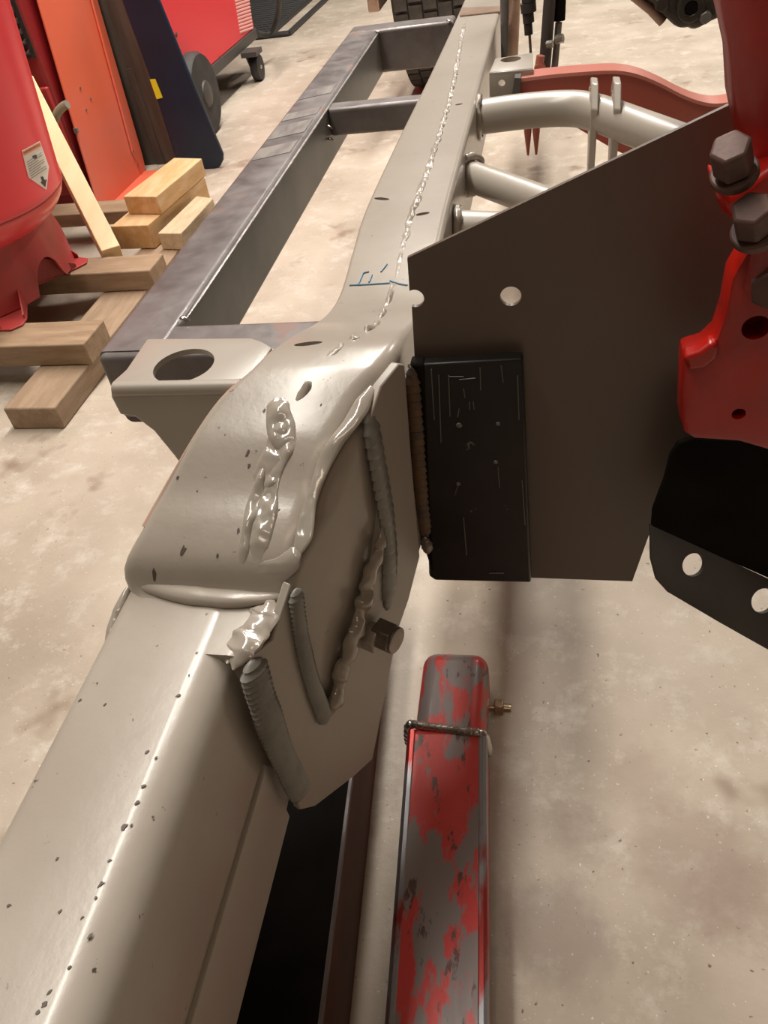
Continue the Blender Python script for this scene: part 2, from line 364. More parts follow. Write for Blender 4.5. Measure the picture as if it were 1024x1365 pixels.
# cross bead at the foot of the arch
cb = [V((-.259, .302, .402)), V((-.250, .297, .4095)), V((-.22, .290, .4095)), V((-.19, .287, .4095)), V((-.165, .288, .410)), V((-.147, .292, .410))]
link('cross_weld', bead(cb, .0078, flat=.8, pitch=.03, amp=.03, n=16), 'grey', FR)
link('side_weld', bead([V((-.2600, .300, .403)), V((-.265, .282, .388)), V((-.265, .264, .378)), V((-.261, .250, .370))], .0098, up=(1, 0, 0), flat=.7, pitch=.02, amp=.1, n=14), 'grey_weld', FR)
# side gusset plate welded over the joint
pa = V((-.168, .245, 0)); pb = V((-.09, .42, 0)); dd = pb-pa; gn = V((dd.y, -dd.x, 0)).normalized()   # outward normal
def G(px, py, off=0): return PP(px, py, pa+gn*off, gn)
gp = [(334, 876), (364, 852), (388, 778), (402, 850), (418, 915), (436, 965), (470, 850), (500, 745), (508, 690), (505, 625), (493, 560), (508, 515), (532, 485), (540, 486), (548, 600), (560, 742), (545, 800), (531, 840), (497, 1012), (472, 1035), (420, 1075), (400, 1080)]
link('gusset_plate', prism([G(x, y, .004) for x, y in gp], -gn*.006), 'grey_smooth', FR, bevel=.001)
link('vertical_weld', bead([G(335, 880, .004), G(352, 940, .005), G(378, 1010, .005), G(404, 1062, .004)], .0092, up=gn, flat=.5, pitch=.0046, amp=.34, n=14), 'bead_grey', FR)
link('v_weld', bead([G(394, 785, .006), G(402, 850, .006), G(418, 915, .006), G(436, 962, .006)], .0062, up=gn, flat=.5, pitch=.0035, amp=.3, n=12), 'bead_grey', FR)
link('rough_weld', bead([G(440, 958, .006), G(455, 905, .006), G(470, 850, .007), G(487, 800, .007), G(500, 750, .007), G(508, 705, .006)], .0062, up=gn, flat=.7, pitch=.012, amp=.5, jit=.003, n=16, lump=1), 'grey_weld', FR)
link('upright_weld', bead([G(490, 545, .001), G(500, 600, .004), G(509, 650, .005), G(518, 710, .005), G(519, 770, .005), G(517, 815, .004)], .0078, up=gn, flat=.5, pitch=.008, amp=.22, n=14), 'bead_grey', FR)
# plate top filler, shiny
link('weld_filler', bead([V((-.173, .242, .402)), V((-.165, .262, .407)), V((-.160, .275, .408)), V((-.156, .288, .410))], .0100, flat=.42, pitch=.012, amp=.4, jit=.002, n=20, lump=1), 'grey_weld', FR)
link('weld_filler', bead([V((-.176, .246, .402)), V((-.173, .262, .404)), V((-.169, .278, .4045)), V((-.165, .290, .407))], .0062, flat=.45, pitch=.012, amp=.4, jit=.002, n=18, lump=1), 'grey_weld', FR)
# dark paint chips scattered over the top faces
bm = bmesh.new()
def chip(c, r, k, ang):
    vs = []
    for i in range(9):
        a = i*2*math.pi/9; rr = r*.85*(.45+1.1*abs(noise.noise(V((i*1.3, k*2.1, 0)))))
        q = V((math.cos(a)*rr*1.7, math.sin(a)*rr, 0)); q.rotate(Matrix.Rotation(ang, 3, 'Z')); p = c+q; p.z = top_z(p.y)+.00025 if k < 30 else p.z; vs.append(p)
    prism(vs, (0, 0, .0002), bm)
for k, (x, y, r) in enumerate(((244, 735, .0028), (206, 768, .0022), (352, 548, .0012), (330, 605, .0016), (332, 622, .0013), (237, 637, .0010), (318, 708, .0012), (344, 690, .0012), (290, 742, .0010), (263, 655, .0006), (300, 580, .0006), (372, 680, .0007), (428, 540, .0007))):
    p = PT(x, y); q = [PT(x-2, y), PT(x+2, y)]
    chip(V((p.x, p.y, top_z(p.y)+.0003)), r, k, 1.0)
chip_px = ((107, 933, .0012), (140, 939, .0012), (238, 927, .0016), (196, 1003, .0012), (208, 1010, .0010), (191, 1048, .0014), (183, 1070, .0014), (165, 1102, .0016), (175, 1100, .0010), (146, 1147, .0010), (135, 1178, .0014), (128, 1197, .0010), (110, 1223, .0010), (120, 1248, .0012), (60, 1338, .0014), (76, 1145, .0010), (12, 1207, .0010), (80, 1215, .0010), (92, 1290, .0010), (298, 785, .0008), (296, 800, .0008), (262, 870, .0007), (252, 900, .0007), (50, 1350, .0010), (66, 1322, .0012))
for k, (x, y, r) in enumerate(chip_px): chip(PZ(x, y, .4082), r, k+30, .9+.5*noise.noise(V((k, 0, 1.5))))
o = link('paint_chips', bm, 'chip', FR, smooth=False); o['kind'] = 'stuff'
# flange line near the bottom of the lower rail's side
rz = [PX(355, 1000, -.175), PX(290, 1225, -.175)]
zr = (rz[0].z+rz[1].z)/2
link('flange_lip', loft([(y, -.190, -.1722, zr, .236, .001, .0025) for y in (-.3, .1, .236)]), 'grey_smooth', FR)
# bolt through the gusset
bc = G(508, 845, .012)
link('bolt', hexhead(bc+gn*.004, gn, .0115, .015, .5), 'dull_bolt', FR, bevel=.001)
link('bolt_sleeve', cyl(G(494, 848, .006), gn, .0105, .016, 6), 'grey', FR, bevel=.001)
link('nut_face', cyl(bc+gn*.0125, gn, .0098, .002, 18), 'dull_bolt', FR, bevel=.0006)
# left shock mount bracket with a round hole
def BK(px, py): return PZ(px, py, .485)
top = [BK(196, 451), BK(335, 450), BK(350, 455), V((-.185, BK(350, 455).y-.008, .485)), V((-.19, BK(147, 517).y, .485)), BK(147, 517), BK(150, 508), BK(168, 492)]
b1 = link('shock_bracket', prism(top, (0, 0, -.004)), 'grey_smooth', FR, bevel=.0015)
hc = BK(245, 487); cut(b1, [cyl(hc, (0, 0, 1), .021, .02, 48)])
yb = (top[4].y+top[5].y)/2
fr = [BK(147, 517), V((-.195, top[5].y, .485)), V((-.205, top[5].y, .42)), PY(250, 632, top[5].y), PY(232, 608, top[5].y), PY(205, 575, top[5].y), PY(180, 556, top[5].y), PY(160, 553, top[5].y), PY(148, 530, top[5].y)]
link('bracket_flange', prism(fr, (0, .004, 0)), 'grey_smooth', FR, bevel=.0015)
link('bracket_bend', tube([fr[0]+V((.001, .003, -.003)), fr[1]+V((0, .003, -.003))], .005, 16), 'grey_smooth', FR)
# bare steel outrigger: side rail and crossmembers
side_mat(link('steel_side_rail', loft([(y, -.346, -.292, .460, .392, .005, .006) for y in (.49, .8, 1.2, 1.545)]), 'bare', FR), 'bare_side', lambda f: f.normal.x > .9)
link('side_rail_weld', bead([V((-.2925, .54, .4565)), V((-.2925, 1.0, .4565)), V((-.2925, 1.50, .4565))], .0022, pitch=.02, amp=.1), 'scuff', FR)
for (y0, y1, zt, zb) in ((.483, .53, .459, .40), (1.088, 1.118, .457, .422), (1.50, 1.55, .461, .395)):
    bm = loft([(y, -.5, .5, 0, -1, .1, .1) for y in (0, 1)]) if False else box((-.345 if y0 < .6 or y0 > 1.4 else -.293, y0, zb), (-.165, y1, zt))
    link('steel_crossmember', bm, 'bare', FR, bevel=.005, seg=3)
for (x, y, z) in ((-.289, 1.072, .44), (-.289, 1.07, .425), (-.172, 1.50, .462), (-.292, 1.496, .459), (-.290, .536, .461)):
    link('tack_weld', bead([V((x-.004, y, z)), V((x, y-.001, z+.001)), V((x+.005, y, z-.003))], .004, pitch=.004), 'bright', FR)
for (y0, y1) in ((.97, 1.02), (.90, .94), (1.13, 1.17), (1.04, 1.07)):
    link('ground_patch', prism([V((-.341, y0, .4602)), V((-.299, y0+.02, .4602)), V((-.299, y1+.02, .4602)), V((-.341, y1, .4602))], (0, 0, .0003)), 'scuff', FR)
# round tubes welded to the right side
t1 = [V((-.095, 1.072, .435)), V((-.04, 1.073, .437)), V((.01, 1.067, .438)), V((.045, 1.045, .438)), V((.10, .98, .433)), V((.17, .90, .425)), V((.24, .82, .42))]
link('round_tube', tube(cat(t1, 8), .0205, 28), 'grey_smooth', FR)
link('round_tube', tube([V((-.095, .905, .425)), V((.0, .815, .420)), V((.10, .72, .415))], .0165, 24), 'grey_smooth', FR)
link('round_tube', tube([V((-.095, .765, .425)), V((.0, .755, .42)), V((.10, .745, .415))], .0165, 24), 'grey_smooth', FR)
for (c, ax, r) in ((V((-.092, 1.072, .435)), V((1, 0, 0)), .024), (V((-.090, .902, .425)), V((.7, -.7, 0)), .020), (V((-.091, .765, .425)), V((1, 0, 0)), .019)):
    q = ax.normalized().to_track_quat('Z', 'Y').to_matrix()
    pts = [c+q@V((r*math.cos(a), r*math.sin(a), 0)) for a in (math.radians(k*20) for k in range(19))]
    link('tube_weld', bead(pts, .0038, flat=1, pitch=.006, amp=.4, jit=.002, up=ax), 'grey_weld', FR)
for px in (786, 815):
    p = PY(px, 150, 1.05 if px < 800 else 1.03)
    pts = [V((p.x, p.y+a, p.z+b-.006)) for a, b in ((-.036, .020), (-.014, .042), (.012, .042), (.032, .024), (.026, -.025), (.014, -.045), (.012, -.15), (-.010, -.16), (-.018, -.045), (-.026, -.03))]
    link('link_tab', prism(pts, (.008, -.005, 0)), 'grey_smooth', FR, bevel=.0015)
    pts = [V((p.x+.0025, p.y+.0245*math.cos(math.radians(a)), .437+.0245*math.sin(math.radians(a)))) for a in range(-90, 200, 20)]
    link('tube_weld', bead(pts, .0035, flat=1, up=(1, 0, 0), pitch=.006, amp=.4, jit=.002), 'grey_weld', FR)
# small bracket on the right of the far rail
tz = .468
tp = [PZ(652, 97, tz), PZ(711, 92, tz), PZ(710, 70, tz), PZ(660, 78, tz)]
bb = link('spring_bracket', prism(tp, (0, 0, -.004)), 'grey_smooth', FR, bevel=.001)
cut(bb, [cyl(PZ(681, 79, tz), (0, 0, 1), .0135, .02, 32)])
y0 = tp[0].y
fp = [tp[0], tp[1], PY(711, 105, y0), PY(698, 128, y0), PY(690, 150, y0), PY(653, 138, y0)]
b3 = link('spring_bracket_face', prism(fp, (0, .004, 0)), 'grey_smooth', FR, bevel=.001)
cut(b3, [cyl(PY(669, 111, y0), (0, 1, 0), .0045, .03, 20)])
# raw steel splice band at the far end
sb = [PT(613, 22, .0008), PT(668, 16, .0008), PT(672, 9, .0008), PT(616, 11, .0008)]
link('splice_band', prism(sb, (0, 0, .0015)), 'rustpipe', FR)
# blue layout marks
for a in ([(466, 380), (490, 379), (520, 377)], [(520, 374), (532, 378), (543, 380)], [(478, 378), (484, 364), (492, 362)], [(492, 376), (496, 366)], [(508, 362), (516, 352)]):
    link('marker_line', tube([PT(x, y, .0006) for x, y in a], .0007, 6), 'blue_ink', FR)
# black flat steel leg and painted plate on the right
yb = .42
bl = [PY(563, 486, yb), PY(697, 478, yb), PY(708, 777, yb), PY(580, 774, yb), PY(572, 768, yb)]
link('black_flat_bar', prism(bl, (0, .009, 0)), 'black_steel', FR, bevel=.0015)
sb = [PY(546, 484, yb), PY(566, 486, yb-.001), PY(578, 770, yb-.001), PY(568, 740, yb)]
link('bar_side_flange', prism(sb, (0, .010, 0)), 'black_flat', FR, bevel=.002)
link('bar_weld', bead([PY(548, 490, .418), PY(552, 540, .417), PY(556, 600, .417), PY(561, 660, .417), PY(567, 720, .417)], .0052, up=(0, 1, 0), flat=.6, pitch=.006, amp=.25), 'brown_weld', FR)
link('weld_end', bead([PY(566, 715, .415), PY(569, 726, .414), PY(570, 738, .415)], .0045, up=(0, 1, 0), flat=.7, pitch=.004, amp=.2), 'bright' if False else 'dull_bolt', FR)
link('weld_end', bead([PY(544, 486, .418), PY(548, 489, .417)], .003, up=(0, 1, 0), pitch=.004), 'bright', FR)
link('top_weld', bead([PY(572, 484, .427), PY(630, 481, .427), PY(695, 477, .427)], .0022, pitch=.004, amp=.25), 'brown_weld', FR)
yp = .432
pl = [PY(543, 344, yp), PY(985, 134, yp), PY(1040, 105, yp), PY(1040, 500, yp), PY(930, 590, yp), PY(890, 645, yp), PY(843, 775, yp), PY(705, 770, yp), PY(600, 768, yp), PY(565, 620, yp), PY(553, 480, yp), PY(549, 408, yp), PY(546, 388, yp)]
plate = link('upright_plate', prism(pl, (0, .003, 0)), 'plate', FR, smooth=False)
cut(plate, [cyl(PY(681, 395, yp), (0, 1, 0), .0062, .05, 32), cyl(PY(553, 398, yp), (0, 1, 0), .0057, .05, 32)])
bm = bmesh.new()
for (a, b, c, d) in ((575, 492, 579, 560), (598, 500, 600, 555), (598, 502, 618, 502), (612, 506, 634, 504), (640, 490, 641, 520), (668, 487, 671, 510), (618, 518, 620, 530), (626, 536, 626, 546), (631, 536, 632, 546), (690, 500, 692, 560), (612, 545, 610, 556), (611, 646, 606, 660), (696, 640, 700, 700), (618, 690, 622, 740), (652, 764, 672, 764), (585, 500, 588, 590), (664, 622, 666, 650)):
    q = PY(a, b, .4195); q2 = PY(c, d, .4195); tube([q, q2], .00035, 5, up=(0, 1, 0), bm=bm)
o = link('scratch_marks', bm, 'scuff_dim', FR); o['kind'] = 'stuff'
for (a, b, r) in ((612, 567, .0022), (661, 616, .0016), (611, 645, .0018), (664, 565, .0016)):
    link('weld_spatter', lathe(PY(a, b, .4197), [(r, 0), (r*.8, .0006), (r*.3, .0009)], 10, (0, -1, 0)), 'scuff_dim', FR)
# ------------------------------------------------------------------ red enamelled casting and black bracket on the right
RC = thing('red_axle_casting', PY(1000, 500, .37), 'glossy red enamelled casting with large dusty hex nuts in front of the upright plate', 'axle casting')
yr = .36
bod = [(1030, 340), (1000, 330), (975, 372), (966, 420), (955, 452), (938, 468), (910, 476), (907, 560), (912, 578), (925, 586), (985, 590), (1060, 612), (1060, 340)]
o = link('casting_body', prism([PY(x, y, yr) for x, y in bod], (0, .02, 0)), 'red_gloss', RC, bevel=.003)
cut(o, [cyl(PY(1008, 437, yr), (0, 1, 0), .0065, .03, 24), cyl(PY(985, 552, yr), (0, 1, 0), .0035, .03, 20)])
fin = [(949, -60), (958, 60), (966, 120), (980, 140), (985, 190), (1000, 215), (1000, 330), (1075, 360), (1075, -60)]
bm = bmesh.new()
# rounded vertical upper arm: loft down the left edge
upper = []
for (yy, xl) in ((-140, 935), (-60, 945), (0, 951), (60, 960), (120, 972), (170, 984), (220, 994), (280, 1002), (340, 1000), (385, 985)):
    a = PY(xl, yy, yr); upper.append(a)
R = []
for i, a in enumerate(upper):
    pts = []
    for k in range(20):
        t = 2*math.pi*k/20; rx = .055; ry = .022
        pts.append(bm.verts.new((a.x+rx+rx*math.cos(t)*(1+.03*math.sin(i*1.7)), yr+.005+ry*math.sin(t)*(1+.12*math.sin(i*2.1+k)), a.z)))
    R.append(pts)
for a, b in zip(R, R[1:]):
    for k in range(20): bm.faces.new((a[k], a[(k+1) % 20], b[(k+1) % 20], b[k]))
bm.faces.new(R[0]); bm.faces.new(R[-1][::-1])
link('upper_arm', bm, 'red_gloss', RC, angle=80)
boss = [(955, 250), (975, 262), (1000, 245), (1030, 222), (1060, 220), (1060, 330), (1010, 335), (988, 300), (965, 285), (956, 268)]
link('bolt_boss', prism([PY(x, y, .342) for x, y in boss], (0, .03, 0)), 'red_gloss', RC, bevel=.003)
for (px, py, r, yy) in ((976, 210, .0078, .325), (1004, 290, .0080, .318)):
    c = PY(px, py, yy); axn = V((-.30, -.45, .85)).normalized()
    n1 = link('hex_nut', hexhead(c, axn, r, .013, .2 if py < 250 else .6), 'rust_nut', RC, bevel=.0012)
    n2 = link('washer', cyl(c-axn*.009, axn, r*1.15, .004, 28), 'rust_nut', RC, bevel=.0008)
link('hex_nut', hexhead(PY(1026, 385, .345), V((-.2, -.9, .3)), .0085, .012, .2), 'rust_nut', RC, bevel=.001)
link('casting_ledge', prism([PY(x, y, .357) for x, y in ((911, 476), (932, 470), (950, 456), (960, 462), (955, 480), (940, 492), (918, 495))], (0, .01, 0)), 'red_gloss', RC, bevel=.002)
BB = thing('black_channel_bracket', PY(960, 760, .39), 'flat black channel bracket with two flange holes under the red casting', 'bracket')
yk = .392
bk = [(903, 592), (925, 584), (990, 588), (1080, 610), (1080, 800), (1024, 771), (868, 702), (870, 680), (885, 640), (893, 608)]
link('web_plate', prism([PY(x, y, yk) for x, y in bk], (0, .004, 0)), 'black_flat', BB, bevel=.001)
A = PY(868, 700, yk); B = PY(1024, 771, yk); Cc = PZ(892, 790, .335)
fnm = (B-A).cross(Cc-A).normalized()
if fnm.z < 0: fnm = -fnm
def FL(px, py): return PP(px, py, A, fnm)
fl = [(868, 698), (869, 745), (876, 772), (892, 790), (960, 830), (1024, 866), (1080, 895), (1080, 798), (1024, 771)]
o = link('lower_flange', prism([FL(x, y) for x, y in fl], -fnm*.004), mat('lit_black_flange', (.05, .043, .037), .6, c2=(.03, .027, .023), scale=20), BB, bevel=.001)  # paler than the web: light on this upward face is in its colour
def hole(px, py, hw):
    c = FL(px, py); r = (FL(px+hw, py)-FL(px-hw, py)).length/2; return cyl(c, fnm, r, .03, 32)
cut(o, [hole(925, 753, 15), hole(1018, 801, 16)])
# ------------------------------------------------------------------ red worn tube at the bottom, black beam under the rail
RT = thing('red_square_tube', (-.07, .3, 0), 'scraped red square steel tube on the floor with a welded sleeve and side bolt', 'steel tube')
yaw = math.atan2(-.024, .35)
def obox(c0, c1, wd, z0, z1):
    a = V(c0); b = V(c1); n = V((b.y-a.y, a.x-b.x)).normalized()*wd/2
    pts = [V((p.x, p.y, z0)) for p in (V((*(a-n), 0)), V((*(a+n), 0)), V((*(b+n), 0)), V((*(b-n), 0)))]
    return prism(pts, (0, 0, z1-z0))
a0 = (-.062, -.05); a1 = (-.0945, .42); a2 = (-.0965, .517)
link('outer_tube', obox(a0, a1, .0775, .002, .070), 'red_worn', RT, bevel=.008, seg=4)
link('inner_tube', obox((-.093, .40), (-.0955, .519), .0705, .003, .0665), 'red_worn', RT, bevel=.016, seg=5)
wpts = [V((-.135, .417, .03)), V((-.1345, .419, .055)), V((-.131, .421, .069)), V((-.115, .419, .0705)), V((-.095, .418, .0705)), V((-.075, .416, .0705)), V((-.061, .416, .069)), V((-.0565, .415, .055)), V((-.055, .414, .03))]
link('sleeve_weld', bead(wpts, .0046, up=(0, 1, 0), flat=.9, pitch=.006, amp=.25), 'bright', RT)
bp = PX(668, 944, -.048)
link('side_bolt', hexhead(V((-.050, bp.y, bp.z)), (1, 0, 0), .0105, .010, .4), 'zinc', RT, bevel=.001)
link('bolt_shank', cyl(V((-.050, bp.y, bp.z)), (1, 0, 0), .0055, .026, 16), 'zinc', RT)
for s in (-1, 1):
    off = V((math.cos(yaw), -math.sin(yaw)*-1, 0))
    e0 = V((-.062+s*.0338, -.05, .0652)); e1 = V((-.0945+s*.0338, .415, .0652))
    link('scraped_corner', tube([e0.lerp(e1, t/12) for t in range(13)], .0056, 10), 'red_bare', RT)
e1 = PZ(465, 1050, .12); e2 = PZ(425, 1365, .12); d = (e1-e2).normalized(); s0 = e2-d*.25; s1 = e2+d*(.47)
BM = thing('black_steel_beam', (e2.x-.06, .3, 0), 'black steel channel beam lying on the floor under the grey lower rail', 'steel beam')
link('beam_top', prism([s0, s1, s1+V((-.13, 0, 0)), s0+V((-.13, 0, 0))], (0, 0, -.006)), 'black_flat', BM, bevel=.001)
link('beam_web', prism([s0+V((-.001, 0, -.006)), s1+V((-.001, 0, -.006)), s1+V((-.007, 0, -.006)), s0+V((-.007, 0, -.006))], (0, 0, -.114)), 'beam_side', BM)
link('beam_web', prism([s0+V((-.121, 0, -.006)), s1+V((-.121, 0, -.006)), s1+V((-.127, 0, -.006)), s0+V((-.127, 0, -.006))], (0, 0, -.114)), 'black_flat', BM)
link('beam_lip', prism([s0+V((.002, 0, .001)), s1+V((.002, 0, .001)), s1+V((-.0005, 0, .001)), s0+V((-.0005, 0, .001))], (0, 0, -.006)), 'bare', BM)
# ------------------------------------------------------------------ timber: skid, offcuts, pale stick
SK = thing('timber_skid', (-.89, 1.6, 0), 'weathered brown timber skid of crossed boards under the red compressor', 'skid')
link('runner_board', box((-.942, 1.008, 0), (-.84, 1.83, .045)), 'wood_run', SK, bevel=.003)
link('runner_board', box((-1.62, 1.008, 0), (-1.52, 1.93, .045)), 'wood_run', SK, bevel=.003)
link('cross_board', box((-1.72, 1.143, .0455), (-.83, 1.232, .09)), 'wood_brown', SK, bevel=.003)
link('cross_board', box((-1.72, 1.432, .0455), (-.817, 1.512, .09)), 'wood_brown', SK, bevel=.003)
link('cross_board', box((-1.70, 1.80, .0455), (-1.02, 1.88, .078)), 'wood_brown', SK, bevel=.003)
def block(name, pts, z, th, m, label, root=None):
    P_ = [PZ(x, y, z) for x, y in pts]
    o = link(name, prism(P_, (0, 0, -th)), m, None, bevel=.002)
    o['label'] = label; o['category'] = 'wood offcut'; o['group'] = 'lumber offcuts beside the orange panel'; return o
block('wood_block', [(147, 302), (197, 300), (273, 236), (225, 238)], .102, .0555, 'wood_gold', 'golden 2x4 offcut lying beneath the topmost wood block')
block('wood_block', [(164, 262), (208, 262), (269, 211), (232, 210)], .144, .0415, 'wood_gold', 'topmost light brown 2x4 offcut with a rough grain top')
block('wood_block', [(210, 311), (241, 311), (284, 264), (262, 261)], .085, .039, 'wood_pale', 'pale split wood offcut beside the golden stack')
block('wood_block', [(252, 318), (262, 322), (296, 282), (283, 279)], .075, .029, 'wood_brown', 'small brown wood offcut against the steel rail side')
p0 = PZ(150, 338, .092); p1 = PY(56, 152, 1.86)
dv = (p1-p0).normalized(); sd = dv.cross(V((0, 0, 1))).normalized(); un = sd.cross(dv).normalized()
hw = .021
bm = prism([p0-sd*hw, p0+sd*hw, p0+sd*hw-un*.05, p0-sd*hw-un*.05], (p1-p0)*1.25)
o = link('pale_stick', bm, 'pine', None, bevel=.002); 
o.location.z = .012
o['label'] = 'fresh pale pine stick leaning behind the red compressor tank'; o['category'] = 'timber'
# ------------------------------------------------------------------ compressor
tc = V((-1.222, 1.40, .0905)); TK = thing('air_compressor', tc, 'upright bright red air compressor tank with warning sticker on timber skid', 'air compressor')
Rt = .245; zs = .200
TILT = math.radians(6.5); RM = Matrix.Rotation(TILT, 3, 'Y')
def lean(bm):
    bmesh.ops.rotate(bm, cent=tc, matrix=RM, verts=bm.verts); return bm
prof = [(.05, zs-.107)]+[(Rt*math.sin(math.radians(a)), zs-.105*math.cos(math.radians(a))) for a in range(15, 90, 7)]+[(Rt, zs), (Rt+.0015, zs+.004), (Rt, zs+.009), (Rt, .95)]+[(Rt*math.cos(math.radians(a)), .95+.11*math.sin(math.radians(a))) for a in range(8, 88, 10)]
link('tank_body', lean(lathe(tc, prof, 96)), 'tank', TK, angle=50)
link('tank_seam', lean(lathe(tc, [(Rt-.003, zs-.004), (Rt+.001, zs-.0045), (Rt+.0012, zs-.0015), (Rt-.003, zs-.001)], 96)), 'tank_base', TK)
# skirt ring with arches
bm = bmesh.new(); n = 144; rr = .205; R1 = []; R2 = []; R3 = []; R4 = []
for k in range(n):
    a = 2*math.pi*k/n; c = math.cos(a); s = math.sin(a)
    ph = ((math.degrees(a)+360+38) % 60)/60; ar = .060*math.sqrt(max(0, 1-((ph-.5)/.18)**2)) if abs(ph-.5) < .18 else 0
    z0 = .006+ar
    R1.append(bm.verts.new(tc+V((rr*1.10*c, rr*1.10*s, z0)))); R2.append(bm.verts.new(tc+V((rr*1.0*c, rr*1.0*s, .150))))
    R3.append(bm.verts.new(tc+V((rr*.98*c, rr*.98*s, .150)))); R4.append(bm.verts.new(tc+V((rr*1.08*c, rr*1.08*s, z0))))
for A_, B_ in ((R1, R2), (R2, R3), (R3, R4), (R4, R1)):
    for k in range(n): bm.faces.new((A_[k], A_[(k+1) % n], B_[(k+1) % n], B_[k]))
link('base_skirt', bm, 'tank_base', TK)
for tip in (PZ(116, 347, .094), PZ(22, 436, .094), tc+V((-.27, .05, 0))):
    d = V((tip.x-tc.x, tip.y-tc.y, 0)); L_ = d.length; d.normalize(); s = V((-d.y, d.x, 0))
    pts = [tc+d*(.15)+s*.075, tc+d*(L_-.02)+s*.028, tc+d*L_+s*.012, tc+d*L_-s*.012, tc+d*(L_-.02)-s*.028, tc+d*.15-s*.075]
    f = link('foot', prism(pts, (0, 0, .004)), 'tank_base', TK, bevel=.001)
    for sg in (-1, 1):
        link('foot_rib', prism([tc+d*.15+s*.075*sg+V((0, 0, .004)), tc+d*(L_-.02)+s*.026*sg+V((0, 0, .004)), tc+d*(L_-.02)+s*.026*sg+V((0, 0, .012)), tc+d*.15+s*.075*sg+V((0, 0, .07))], s*sg*-.003), 'tank_base', TK)
def tank_hit(px, py, off=.0012):
    d = RM.inverted() @ ray(px, py); o_ = RM.inverted() @ (O-tc); r = Rt+off
    a = d.x**2+d.y**2; b = 2*(o_.x*d.x+o_.y*d.y); c = o_.x**2+o_.y**2-r*r; D = max(0, b*b-4*a*c); t = (-b-math.sqrt(D))/(2*a)
    return RM @ (o_+d*t)
def patch(poly, m, name, off, root, rows=6, cols=6):
    (a, b, c, d) = poly; bm = bmesh.new(); g = []
    for i in range(rows+1):
        l = V(a).lerp(V(d), i/rows); r = V(b).lerp(V(c), i/rows)
        g.append([bm.verts.new(tank_hit(*(l.lerp(r, j/cols)), off)+tc) for j in range(cols+1)])
    for i in range(rows):
        for j in range(cols): bm.faces.new((g[i][j], g[i][j+1], g[i+1][j+1], g[i+1][j]))
    bmesh.ops.recalc_face_normals(bm, faces=bm.faces)
    bmesh.ops.solidify(bm, geom=bm.faces[:], thickness=.0004)
    return link(name, bm, m, root)
if True:
    stk = patch(((29, 201), (53, 188), (65, 222), (38, 237)), 'white', 'warning_sticker', .0010, TK)
    stk2 = patch(((38, 236.8), (65, 221.8), (62, 252.5), (60.5, 252.5)), 'white', 'sticker_point', .0010, TK)
    patch(((30, 202), (53, 189.5), (55, 195), (32, 207.5)), 'sorange', 'sticker_header', .0016, stk, 2, 6)
    for i in range(8):
        t = .42+i*.085; l = V((29, 201)).lerp(V((38, 237)), t)+V((3, 0)); r = V((53, 188)).lerp(V((65, 222)), t)-V((3, -.8))
        if i % 3 == 2: r = l.lerp(r, .7)
        dn = V((.25, .8))
        patch((tuple(l), tuple(r), tuple(r+dn), tuple(l+dn)), 'inkgrey', 'text_line', .0016, stk, 1, 6)
    patch(((43, 208), (48, 206), (49.5, 210), (45, 212)), 'ink', 'pictogram', .0016, stk, 2, 2)
    patch(((54, 236), (57, 235), (60, 241), (57, 243)), 'ink', 'arrow', .0017, stk2, 2, 2)
    patch(((54, 243), (62, 239), (60.5, 249), (60, 249)), 'ink', 'arrow_head', .0017, stk2, 2, 2)
    # header lettering
    fc = bpy.data.curves.new('t', 'FONT'); fc.body = 'WARNING'; fc.size = 1; fc.align_x = 'CENTER'; fc.align_y = 'CENTER'
    fo = bpy.data.objects.new('t', fc); C.objects.link(fo); bpy.context.view_layer.update()
    me = bpy.data.meshes.new_from_object(fo.evaluated_get(bpy.context.evaluated_depsgraph_get())); bpy.data.objects.remove(fo)
    bm = bmesh.new(); bm.from_mesh(me); W_ = max(v.co.x for v in bm.verts)
    for v in bm.verts:
        u = v.co.x/W_; q = v.co.y/.72
        c_ = V((42.6, 198.6)); ex = V((10.5, -5.6)); ey = V((-1.1, -2.8))
        p = c_+ex*u+ey*q; v.co = tank_hit(p.x, p.y, .0026)+tc
    link('header_lettering', bm, 'ink', stk, smooth=False)
# ------------------------------------------------------------------ leaning panels and machine behind
OP = thing('orange_panel', (-1.22, 2.15, 0), 'faded orange-red sheet metal panel standing upright behind the timber stack', 'metal panel')
xo = -1.218
op = [PX(135, 289, xo), PX(196, 232, xo), PX(188, 200, xo), PX(130, 0, xo), PX(111, -70, xo)+V((0, 0, .25)), PX(36, -55, xo)+V((0, 0, .25)), PX(50, 0, xo), PX(96, 158, xo)]
link('panel_face', prism(op, (-.003, 0, 0)), 'orange', OP)
link('panel_flange', tube([PX(188, 226, xo+.004), PX(176, 200, xo+.004), PX(122, 0, xo+.004), PX(104, -70, xo+.004)], .003, 10), 'orange', OP)
link('bottom_flange', box((xo-.003, op[0].y, 0), (xo+.05, op[1].y-.01, .004)), 'orange', OP)
for (x, y) in ((107, 117), (115, 146), (121, 131)):
    link('rivet', cyl(PX(x, y, xo+.001), (1, 0, 0), .003, .003, 10), 'scuff', OP)
for (x, y) in ((101, 174), (130, 272)):
    link('edge_clip', box(PX(x, y, xo)-V((.004, .004, .006)), PX(x, y, xo)+V((.006, .004, .006))), 'scuff', OP)
MC = thing('red_machine_cabinet', (-1.6, 2.3, 0), 'dark red machine cabinet with black louvers behind the compressor and orange panel', 'machine')
ym = 2.0
link('cabinet_body', box((-2.0, ym, .02), (-1.235, 2.36, .95)), 'dark_red', MC, bevel=.01)
zl = PY(90, 112, ym).z
